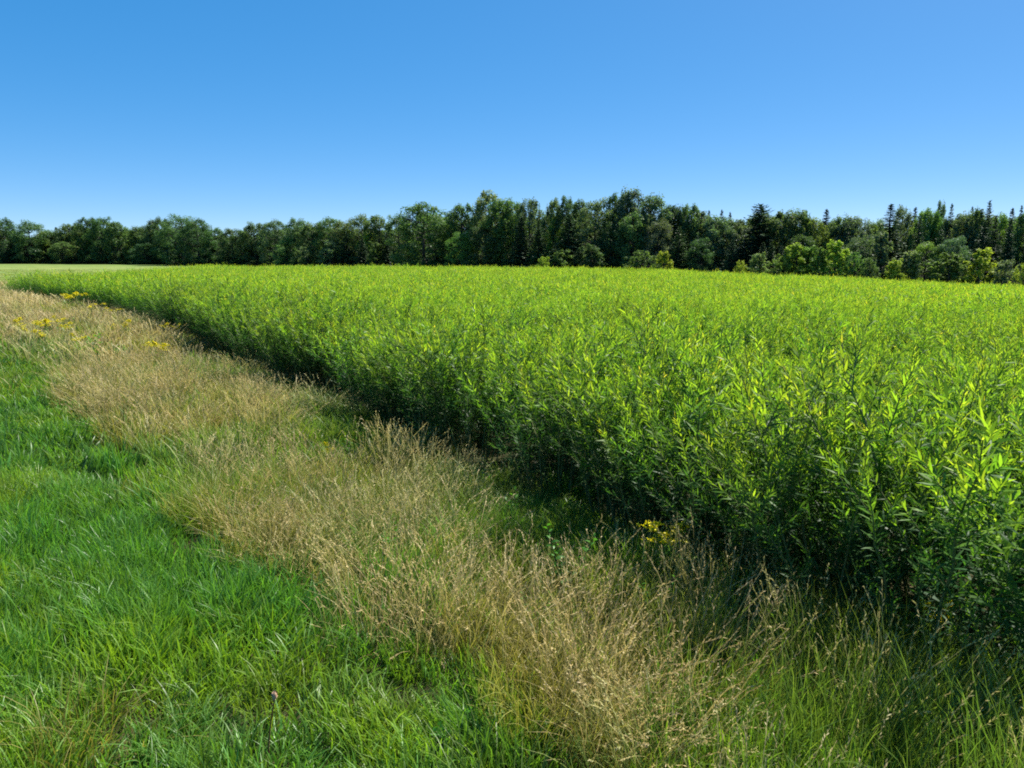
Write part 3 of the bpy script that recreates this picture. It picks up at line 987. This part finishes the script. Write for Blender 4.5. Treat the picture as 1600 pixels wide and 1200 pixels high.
# column: centre px, top px, width px, kind, tone, depth behind the edge of the wood in metres
TREES = [
    (-48, 350, 46, 'round', 'd', 3), (-18, 346, 36, 'poplar', 'm', 5),
    (4, 341, 40, 'round', 'd', 4), (17, 372, 24, 'spruce', 'm', 0), (45, 346, 46, 'round', 'd', 2), (70, 361, 32, 'round', 'b', 5), (87, 354, 13, 'spire', 'd', 12),
    (107, 351, 28, 'poplar', 'm', 6), (120, 348, 20, 'poplar', 'm', 10), (97, 378, 34, 'round', 'm', 0), (138, 341, 30, 'poplar', 'd', 3), (158, 339, 38, 'round', 'd', 2), (180, 346, 28, 'poplar', 'm', 3),
    (199, 358, 26, 'round', 'b', 9), (213, 354, 24, 'poplar', 'm', 7), (226, 351, 22, 'round', 'm', 8), (238, 343, 18, 'poplar', 'g', 5), (251, 340, 26, 'round', 'd', 4), (225, 380, 34, 'round', 'd', 0),
    (282, 337, 54, 'round', 'd', 1), (307, 343, 46, 'round', 'd', 0), (336, 356, 36, 'round', 'd', 3), (361, 357, 40, 'round', 'd', 2), (382, 360, 30, 'round', 'm', 4),
    (398, 348, 34, 'poplar', 'm', 3), (430, 345, 42, 'round', 'g', 4), (463, 341, 40, 'round', 'm', 4), (452, 371, 36, 'round', 'b', 1), (490, 348, 38, 'poplar', 'm', 3), (516, 341, 42, 'round', 'm', 4),
    (480, 386, 34, 'bush', 'g', -3), (516, 376, 28, 'sapling', 'g', -2),
    (536, 345, 44, 'round', 'g', 3), (563, 336, 44, 'round', 'm', 5), (588, 336, 32, 'poplar', 'm', 6), (576, 361, 26, 'round', 'y', 4), (541, 366, 22, 'spruce', 'd', 0), (566, 370, 20, 'spruce', 'm', -1),
    (592, 352, 17, 'spire', 'm', 1), (604, 362, 18, 'spruce', 'm', -1), (621, 337, 44, 'round', 'm', 5), (588, 378, 24, 'sapling', 'm', -3),
    (661, 317, 76, 'round', 'd', 0), (707, 331, 30, 'round', 'd', 5), (722, 320, 38, 'poplar', 'm', 3), (721, 362, 36, 'round', 'b', -2), (745, 321, 14, 'spire', 'd', 8),
    (762, 301, 42, 'poplar', 'p', 4), (784, 312, 40, 'poplar', 'm', 2), (760, 350, 46, 'round', 'd', 0),
    (800, 313, 40, 'round', 'm', 4), (828, 310, 34, 'poplar', 'g', 3), (815, 338, 30, 'spruce', 'd', 0), (842, 342, 30, 'spruce', 'b', -1), (866, 312, 26, 'poplar', 'g', 5), (886, 309, 28, 'poplar', 'd', 4),
    (868, 335, 26, 'round', 'y', 4), (890, 333, 46, 'spruce', 'm', -2), (905, 314, 30, 'poplar', 'm', 6), (932, 312, 54, 'round', 'g', 2), (966, 304, 38, 'poplar', 'd', 4), (986, 298, 44, 'poplar', 'g', 3),
    (1021, 305, 44, 'poplar', 'g', 3), (990, 333, 48, 'round', 'm', 0), (955, 350, 40, 'round', 'd', 0), (1030, 345, 44, 'round', 'g', 0), (1048, 320, 30, 'poplar', 'd', 4),
    (850, 402, 22, 'bush', 'y', -7), (880, 389, 32, 'sapling', 'm', -5), (905, 387, 28, 'larch', 'b', -5), (926, 382, 34, 'sapling', 'm', -5), (1000, 393, 46, 'bush', 'm', -6), (1038, 392, 22, 'sapling', 'y', -7),
    (1063, 322, 32, 'poplar', 'd', 4), (1081, 321, 30, 'poplar', 'm', 3), (1096, 329, 32, 'poplar', 'g', 4), (1108, 327, 13, 'spire', 'm', 10), (1128, 326, 14, 'spire', 'd', 9), (1141, 330, 14, 'spire', 'd', 9),
    (1120, 338, 46, 'poplar', 'g', 2), (1062, 352, 32, 'larch', 'b', -2), (1150, 345, 36, 'poplar', 'g', 4), (1095, 372, 40, 'round', 'd', -2), (1145, 372, 24, 'spruce', 'd', -2),
    (1189, 317, 62, 'pine', 'd', 2), (1226, 329, 44, 'poplar', 'm', 3), (1250, 328, 40, 'poplar', 'm', 4), (1271, 340, 36, 'poplar', 'b', 3), (1292, 325, 24, 'spire', 'd', 6), (1318, 340, 38, 'poplar', 'm', 4),
    (1193, 377, 16, 'spire', 'm', -3), (1206, 378, 16, 'spire', 'm', -3), (1222, 383, 20, 'spruce', 'm', -2), (1255, 368, 44, 'round', 'd', 0), (1165, 372, 40, 'spruce', 'd', -1),
    (1157, 408, 18, 'bush', 'y', -8), (1186, 395, 26, 'sapling', 'p', -6), (1222, 398, 36, 'bush', 'b', -7), (1244, 379, 34, 'sapling', 'y', -6), (1264, 386, 32, 'sapling', 'b', -5), (1283, 385, 24, 'sapling', 'b', -6), (1307, 376, 34, 'sapling', 'y', -6),
    (1336, 338, 44, 'poplar', 'g', 3), (1364, 345, 28, 'round', 'b', 4), (1376, 342, 24, 'round', 'p', 5), (1393, 317, 34, 'spire', 'd', 1), (1411, 321, 32, 'round', 'g', 6), (1431, 322, 18, 'spire', 'd', 8),
    (1438, 340, 26, 'spruce', 'd', 1), (1447, 328, 32, 'poplar', 'b', 5), (1461, 329, 24, 'poplar', 'b', 5), (1472, 317, 18, 'poplar', 'g', 7), (1488, 316, 22, 'spruce', 'p', 8), (1473, 349, 24, 'spruce', 'd', 1), (1484, 358, 20, 'spruce', 'd', 0),
    (1505, 333, 30, 'poplar', 'g', 5), (1520, 321, 12, 'spire', 'm', 8), (1528, 325, 30, 'poplar', 'm', 6), (1547, 312, 28, 'spruce', 'm', 6), (1540, 344, 34, 'spruce', 'd', 0), (1557, 335, 28, 'spruce', 'd', 1), (1566, 334, 34, 'round', 'b', 6),
    (1583, 323, 18, 'spire', 'd', 5), (1581, 340, 26, 'spruce', 'd', 1), (1597, 319, 20, 'spruce', 'd', 4), (1612, 330, 36, 'poplar', 'm', 4), (1625, 322, 24, 'spire', 'd', 2), (1650, 328, 44, 'round', 'm', 3), (1690, 325, 44, 'spruce', 'd', 3),
    (1336, 396, 36, 'bush', 'b', -6), (1347, 370, 48, 'round', 'g', -2), (1380, 362, 30, 'sapling', 'g', -3), (1398, 405, 26, 'sapling', 'y', -7), (1420, 393, 30, 'sapling', 'p', -5), (1450, 378, 50, 'round', 'b', -3), (1492, 371, 44, 'round', 'g', -2),
    (1487, 394, 44, 'sapling', 'b', -6), (1535, 388, 38, 'sapling', 'y', -6), (1575, 408, 40, 'bush', 'p', -6), (1602, 413, 26, 'bush', 'y', -8), (1640, 405, 46, 'bush', 'b', -6),
    (1520, 402, 30, 'spruce', 'd', -3), (1360, 404, 26, 'bush', 'm', -7),
]
SECT = [(-1000, 'from the left edge of the photo'), (283, 'right of the largest meadow-side tree'), (662, 'right of the big round tree'),
        (1190, 'right of the tall pine'), (1394, 'right of the tallest dark spire')]
CUSTOM = {(282, 337): 'largest meadow-side tree, round and dark, at the right end of the meadow', (661, 317): 'big round dark tree standing broad in the forest edge left of centre',
          (762, 301): 'tallest pale poplar just right of the big round tree', (1189, 317): 'tall dark pine with a ragged wide top right of centre',
          (1292, 325): 'lone dark spruce spire rising over poplars right of the tall pine', (1393, 317): 'tallest narrow dark spruce spire on the right, beside a sky gap',
          (890, 333): 'broad drooping spruce at the forest edge near the middle', (986, 298): 'highest grey-green poplar crown right of the middle',
          (576, 361): 'small yellow-green tree glowing among dark spruces left of centre', (1307, 376): 'rounded yellow-green young tree under the lone spruce spire',
          (1535, 388): 'yellow-green cone-shaped young tree before dark spruces at far right', (1244, 379): 'yellow-green young tree in front of the poplars beside the tall pine'}
KWORD = {'round': 'broad-crowned tree', 'poplar': 'upright poplar', 'bush': 'low bush', 'sapling': 'young tree', 'spruce': 'conical spruce', 'spire': 'slim spruce spire', 'pine': 'pine', 'larch': 'feathery larch'}


def put_tree(px, top, w, kind, tone, depth, label, group, k):
    Y = Yf(px) + depth
    x, ztop = at_dist(px, top, Y)
    z0 = float(zt(x, Y))
    h = max(1.2, ztop - z0)
    sxy = (w * 1.42 / F * Y) / (2 * RADI[kind])
    if kind in ('spruce', 'spire', 'larch'):
        sxy *= 1.22 if kind != 'spire' else 1.55
    if kind in ('bush', 'round'):
        sxy *= 0.95
    if kind == 'sapling':
        sxy *= 1.05
    e = bpy.data.objects.new(NAMES[kind], None)
    C.objects.link(e)
    e.location = (x, Y, z0 - 0.05)
    e.rotation_euler = (0, 0, (k * 2.39996) % 6.283)
    e.scale = (sxy, sxy, h / 12.0)
    tag(e, label, {'bush': 'bush'}.get(kind, 'tree'), group)
    tr, cr = T[kind][k % len(T[kind])]
    link('trunk', tr, e)
    c = link('crown', cr, e)
    j = np.random.default_rng(k + 9).uniform(0.85, 1.15, 3)
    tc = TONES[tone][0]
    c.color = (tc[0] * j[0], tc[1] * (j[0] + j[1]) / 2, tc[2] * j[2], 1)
    tag(c, kind='stuff')
    return e


def sect(px):
    s = SECT[0][1]
    for a, nm in SECT:
        if px >= a:
            s = nm
    return s


def sect2(px):
    return sect(px).replace('from the left edge of the photo', 'beyond the mown meadow')


seen = {}
TREES.sort(key=lambda t: t[0])
for k, t in enumerate(TREES):
    px, top, w, kind, tone, depth = t
    desc = '%s %s' % (TONES[tone][1], KWORD[kind])
    if px < 0:
        lab = desc + ' at the left frame edge, mostly cut off'
    elif px > 1600:
        lab = desc + ' at the right frame edge, mostly cut off'
    elif (px, top) in CUSTOM:
        lab = CUSTOM[(px, top)]
    else:
        key = (kind, tone, sect(px))
        seen[key] = seen.get(key, 0) + 1
        lab = '%s %s %s' % (ORD[seen[key] - 1], desc, sect(px))
    put_tree(px, top, w, kind, tone, depth, lab, 'trees and bushes along the forest edge', k)

# deeper trees that close the wood behind the edge
sil_x = np.array([t[0] for t in TREES if t[1] < 365]); sil_y = np.array([t[1] for t in TREES if t[1] < 365])
k = 500
for row, (dd, low) in enumerate([(10, 11), (21, 13)]):
    px = -70.0 + 9 * row
    while px < 1740:
        near = np.abs(sil_x - px) < 34
        top = float(np.mean(sil_y[near])) + low + R.uniform(-3, 6) if near.any() else 360
        kind = ['round', 'poplar', 'poplar', 'spruce'][int(R.integers(0, 4))]
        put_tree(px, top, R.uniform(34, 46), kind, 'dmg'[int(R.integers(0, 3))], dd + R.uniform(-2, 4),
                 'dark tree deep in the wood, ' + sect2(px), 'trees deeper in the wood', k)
        k += 1
        px += R.uniform(22, 30)

px = -90.0
while px < 1760:
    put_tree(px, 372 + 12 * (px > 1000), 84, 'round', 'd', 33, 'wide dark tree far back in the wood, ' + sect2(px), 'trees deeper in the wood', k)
    k += 1
    px += 46

# shaded undergrowth along the foot of the wood
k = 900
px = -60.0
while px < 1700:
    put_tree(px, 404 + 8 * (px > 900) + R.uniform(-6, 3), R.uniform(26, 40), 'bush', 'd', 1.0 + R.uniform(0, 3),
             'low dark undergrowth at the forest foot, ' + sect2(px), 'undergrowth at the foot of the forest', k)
    k += 1
    px += R.uniform(20, 30)


# ------------------------------------------------------------------ goldenrod and other single plants
def goldenrod_parts(seed, n_stems=5, h=0.85, bloom=1.0):
    rng = np.random.default_rng(seed)
    out = []
    for i in range(n_stems):
        st, lf, fl = Buf(), Buf(), Buf()
        ph = rng.uniform(0, 6.28); ti = rng.uniform(0.05, 0.28); hh = h * rng.uniform(0.75, 1.05)
        s = np.linspace(0, 1, 6)
        P = np.stack([math.cos(ph) * (0.06 + ti * hh * s ** 1.4), math.sin(ph) * (0.06 + ti * hh * s ** 1.4), hh * s], 1)
        st.tube(P, np.linspace(0.004, 0.002, 6), 4)
        n = 26
        tt = np.linspace(0.12, 0.88, n)
        base = np.stack([np.interp(tt, s, P[:, c]) for c in range(3)], 1)
        a = np.arange(n) * 2.4 + rng.uniform(0, 6)
        d = np.stack([np.cos(a), np.sin(a), np.full(n, 0.55)], 1)
        ln = 0.115 * (1.15 - 0.6 * tt) * rng.uniform(0.8, 1.2, n)
        leaves(lf, base, d, ln, ln * 0.2, np.full(n, 0.35), np.clip(tt + rng.normal(0, 0.1, n), 0, 1), rng.random(n))
        for b in range(10):
            f = rng.uniform(0.84, 1.0)
            p0 = np.array([np.interp(f, s, P[:, c]) for c in range(3)])
            a = rng.uniform(0, 6.28); l = 0.15 * (1.25 - (f - 0.84) / 0.16) * rng.uniform(0.7, 1.2)
            m = 26
            q = rng.random(m)
            pos = p0 + np.stack([math.cos(a) * l * q, math.sin(a) * l * q, l * (0.55 * q - 0.35 * q ** 2)], 1) + rng.normal(0, 0.007, (m, 3))
            dr = unit(rng.normal(size=(m, 3)) + np.array([0, 0, 0.8]))
            ln = rng.uniform(0.012, 0.024, m)
            leaves(fl, pos, dr, ln, ln * 0.8, np.full(m, 0.1), np.clip(rng.normal(0.75, 0.25, m) * bloom, 0, 1), rng.random(m), S=np.array([0, 0.5, 1.0]), W=np.array([0.4, 1, 0.4]))
        out.append((st.mesh('stem', M_weedstem), lf.mesh('foliage', M_weed), fl.mesh('flower_head', M_yellow)))
    return out


GR = [goldenrod_parts(2000 + k, n_stems=[4, 6, 3][k]) for k in range(3)]


def goldenrod(px, py_base, h, var, label, scale_w=1.0, zoff=0.0):
    x, y = ground(px, py_base)
    e = bpy.data.objects.new('goldenrod', None); C.objects.link(e)
    e.location = (x, y, float(zt(x, y)) + zoff); e.scale = (h / 0.85 * scale_w, h / 0.85 * scale_w, h / 0.85)
    e.rotation_euler = (0, 0, px * 0.37)
    tag(e, label, 'wildflower', 'goldenrod plants in bloom')
    for st, lf, fl in GR[var]:
        s = link('stem', st, e)
        tag(link('foliage', lf, s), kind='stuff')
        link('flower_head', fl, s)


GOLD = [
    (122, 492, 0.95, 1, 'broad goldenrod blooming against the far willow edge, topmost yellow patch', 1.6),
    (152, 497, 0.62, 0, 'low goldenrod at the willow foot, right of the topmost yellow patch', 1.7),
    (182, 503, 0.62, 2, 'low goldenrod at the willow foot, farthest right of the row there', 1.6),
    (146, 514, 0.42, 2, 'small pale goldenrod in dry grass below the far willow edge', 1.0),
    (98, 528, 0.75, 2, 'single goldenrod tuft with the highest bloom in the left dry grass', 0.9),
    (103, 542, 0.75, 2, 'goldenrod with a bright bloom left of the leafy green weeds', 0.9),
    (38, 545, 0.85, 0, 'leftmost goldenrod standing in the dry grass', 0.9),
    (66, 546, 0.80, 1, 'wide flat-topped goldenrod clump in the left dry grass', 1.2),
    (58, 556, 0.70, 0, 'goldenrod sprays low in front of the flat-topped clump', 1.1),
    (130, 562, 0.70, 2, 'goldenrod with fading bloom over the leafy green weeds', 0.9),
    (172, 530, 0.50, 2, 'faint goldenrod between two bright blooms in the dry grass', 0.9),
    (200, 540, 0.75, 0, 'bright round goldenrod head alone in the middle of the dry strip', 0.8),
    (256, 535, 0.62, 2, 'left one of two goldenrods side by side near the willows', 0.8),
    (274, 536, 0.62, 2, 'right one of two goldenrods side by side near the willows', 0.8),
    (248, 585, 0.70, 1, 'nearest bright goldenrod clump in the upper dry grass', 1.0),
    (518, 745, 0.42, 2, 'small yellow goldenrod in dry grass beside a bright green weed', 0.7),
    (1048, 932, 0.66, 2, 'golden-yellow goldenrod in deep shade under the willows', 1.0),
    (1442, 1052, 0.55, 2, 'budding goldenrod rising from the grass at the lower right', 0.7),
]
for px, py, h, v, lab, sw in GOLD:
    goldenrod(px, py, h, v, lab, sw)


def weed_parts(seed, n_stems, h, leaf_l, leaf_w, n, droop):
    rng = np.random.default_rng(seed)
    st, lf = Buf(), Buf()
    for i in range(n_stems):
        ph = rng.uniform(0, 6.28); ti = rng.uniform(0.05, 0.4); hh = h * rng.uniform(0.7, 1.05)
        s = np.linspace(0, 1, 6)
        P = np.stack([math.cos(ph) * ti * hh * s ** 1.3, math.sin(ph) * ti * hh * s ** 1.3, hh * s], 1)
        st.tube(P, np.linspace(0.005, 0.002, 6), 4)
        tt = np.linspace(0.15, 1.0, n)
        base = np.stack([np.interp(tt, s, P[:, c]) for c in range(3)], 1)
        a = np.arange(n) * 2.4 + rng.uniform(0, 6)
        d = np.stack([np.cos(a), np.sin(a), 0.3 + 0.9 * tt ** 2], 1)
        ln = leaf_l * (1.15 - 0.55 * tt) * rng.uniform(0.8, 1.2, n)
        leaves(lf, base, d, ln, ln * leaf_w, np.full(n, droop), np.clip(tt + rng.normal(0, 0.1, n), 0, 1), rng.random(n))
    return st.mesh('stem', M_weedstem), lf.mesh('foliage', M_weed)


WEEDS = [weed_parts(2100, 6, 0.45, 0.12, 0.30, 16, 0.3), weed_parts(2101, 3, 0.6, 0.10, 0.28, 22, 0.5), weed_parts(2102, 14, 0.28, 0.07, 0.5, 12, 0.2)]
for px, py, sc_, v, lab in [
    (548, 735, 1.0, 0, 'bright green leafy weed between the dry grass and willow shade'),
    (882, 950, 1.0, 1, 'slender weed with pale drooping leaves in the middle of the grass'),
    (148, 566, 1.6, 0, 'fresh green leafy weeds under the fading goldenrod'),
    (188, 574, 1.3, 0, 'second patch of leafy green weeds, right of the larger one'),
    (112, 520, 1.2, 0, 'pale green weed patch beside the upper goldenrods'),
    (735, 1165, 0.7, 2, 'low leafy weed patch at the bottom between green and dry grass'),
    (690, 1190, 0.65, 2, 'leafy weed at the bottom edge, left of the low patch'),
    (690, 770, 0.8, 0, 'broad-leaved weed in dry grass below the dark willow gap'),
    (800, 835, 0.9, 0, 'feathery green weed in the willow shadow near the middle'),
    (1068, 935, 0.8, 0, 'upright green weed at the edge of the shade, below the goldenrod'),
    (1390, 1045, 0.9, 1, 'thin weed with a bright tip in front of the dark willows'),
    (610, 880, 0.7, 0, 'small leafy weed hidden in the straw-coloured grass'),
    (1030, 1000, 0.7, 1, 'weed with round leaves among the long bent grass'),
    (840, 1010, 0.6, 1, 'grey-green weed stem low in the flattened grass'),
]:
    x, y = ground(px, py)
    e = bpy.data.objects.new('leafy_weed', None); C.objects.link(e)
    e.location = (x, y, float(zt(x, y))); e.scale = (sc_, sc_, sc_); e.rotation_euler = (0, 0, px * 0.53)
    tag(e, lab, 'weed', 'leafy weeds in the grass')
    link('stem', WEEDS[v][0], e)
    tag(link('foliage', WEEDS[v][1], e), kind='stuff')


def clover(px, py, h):
    x, y = ground(px, py)
    st, hd = Buf(), Buf()
    s = np.linspace(0, 1, 6)
    P = np.stack([0.05 * s ** 2, 0 * s, h * s], 1)
    st.tube(P, np.linspace(0.0045, 0.003, 6), 6)
    th = np.linspace(0.05, PI - 0.05, 7)
    rng = np.random.default_rng(3)
    hd.tube(np.stack([np.full(7, 0.05), np.zeros(7), h + 0.014 - 0.022 * np.cos(th)], 1), 0.0080 * np.sin(th) ** 0.8 + 0.001, 10)
    n = 60
    v = unit(rng.normal(size=(n, 3)))
    leaves(hd, np.array([0.05, 0, h + 0.014]) + v * np.array([0.0075, 0.0075, 0.019]), v + np.array([0, 0, 0.8]), np.full(n, 0.010), np.full(n, 0.005), np.zeros(n), np.full(n, 0.5), rng.random(n))
    e = bpy.data.objects.new('clover', None); C.objects.link(e)
    e.location = (x, y, float(zt(x, y)))
    tag(e, 'single faded pink clover head on a reddish stalk in the lush grass', 'wildflower')
    link('stem', st.mesh('clover_stem', M_brown), e)
    link('flower_head', hd.mesh('clover_head', M_pink), e)


clover(420, 1215, 0.42)
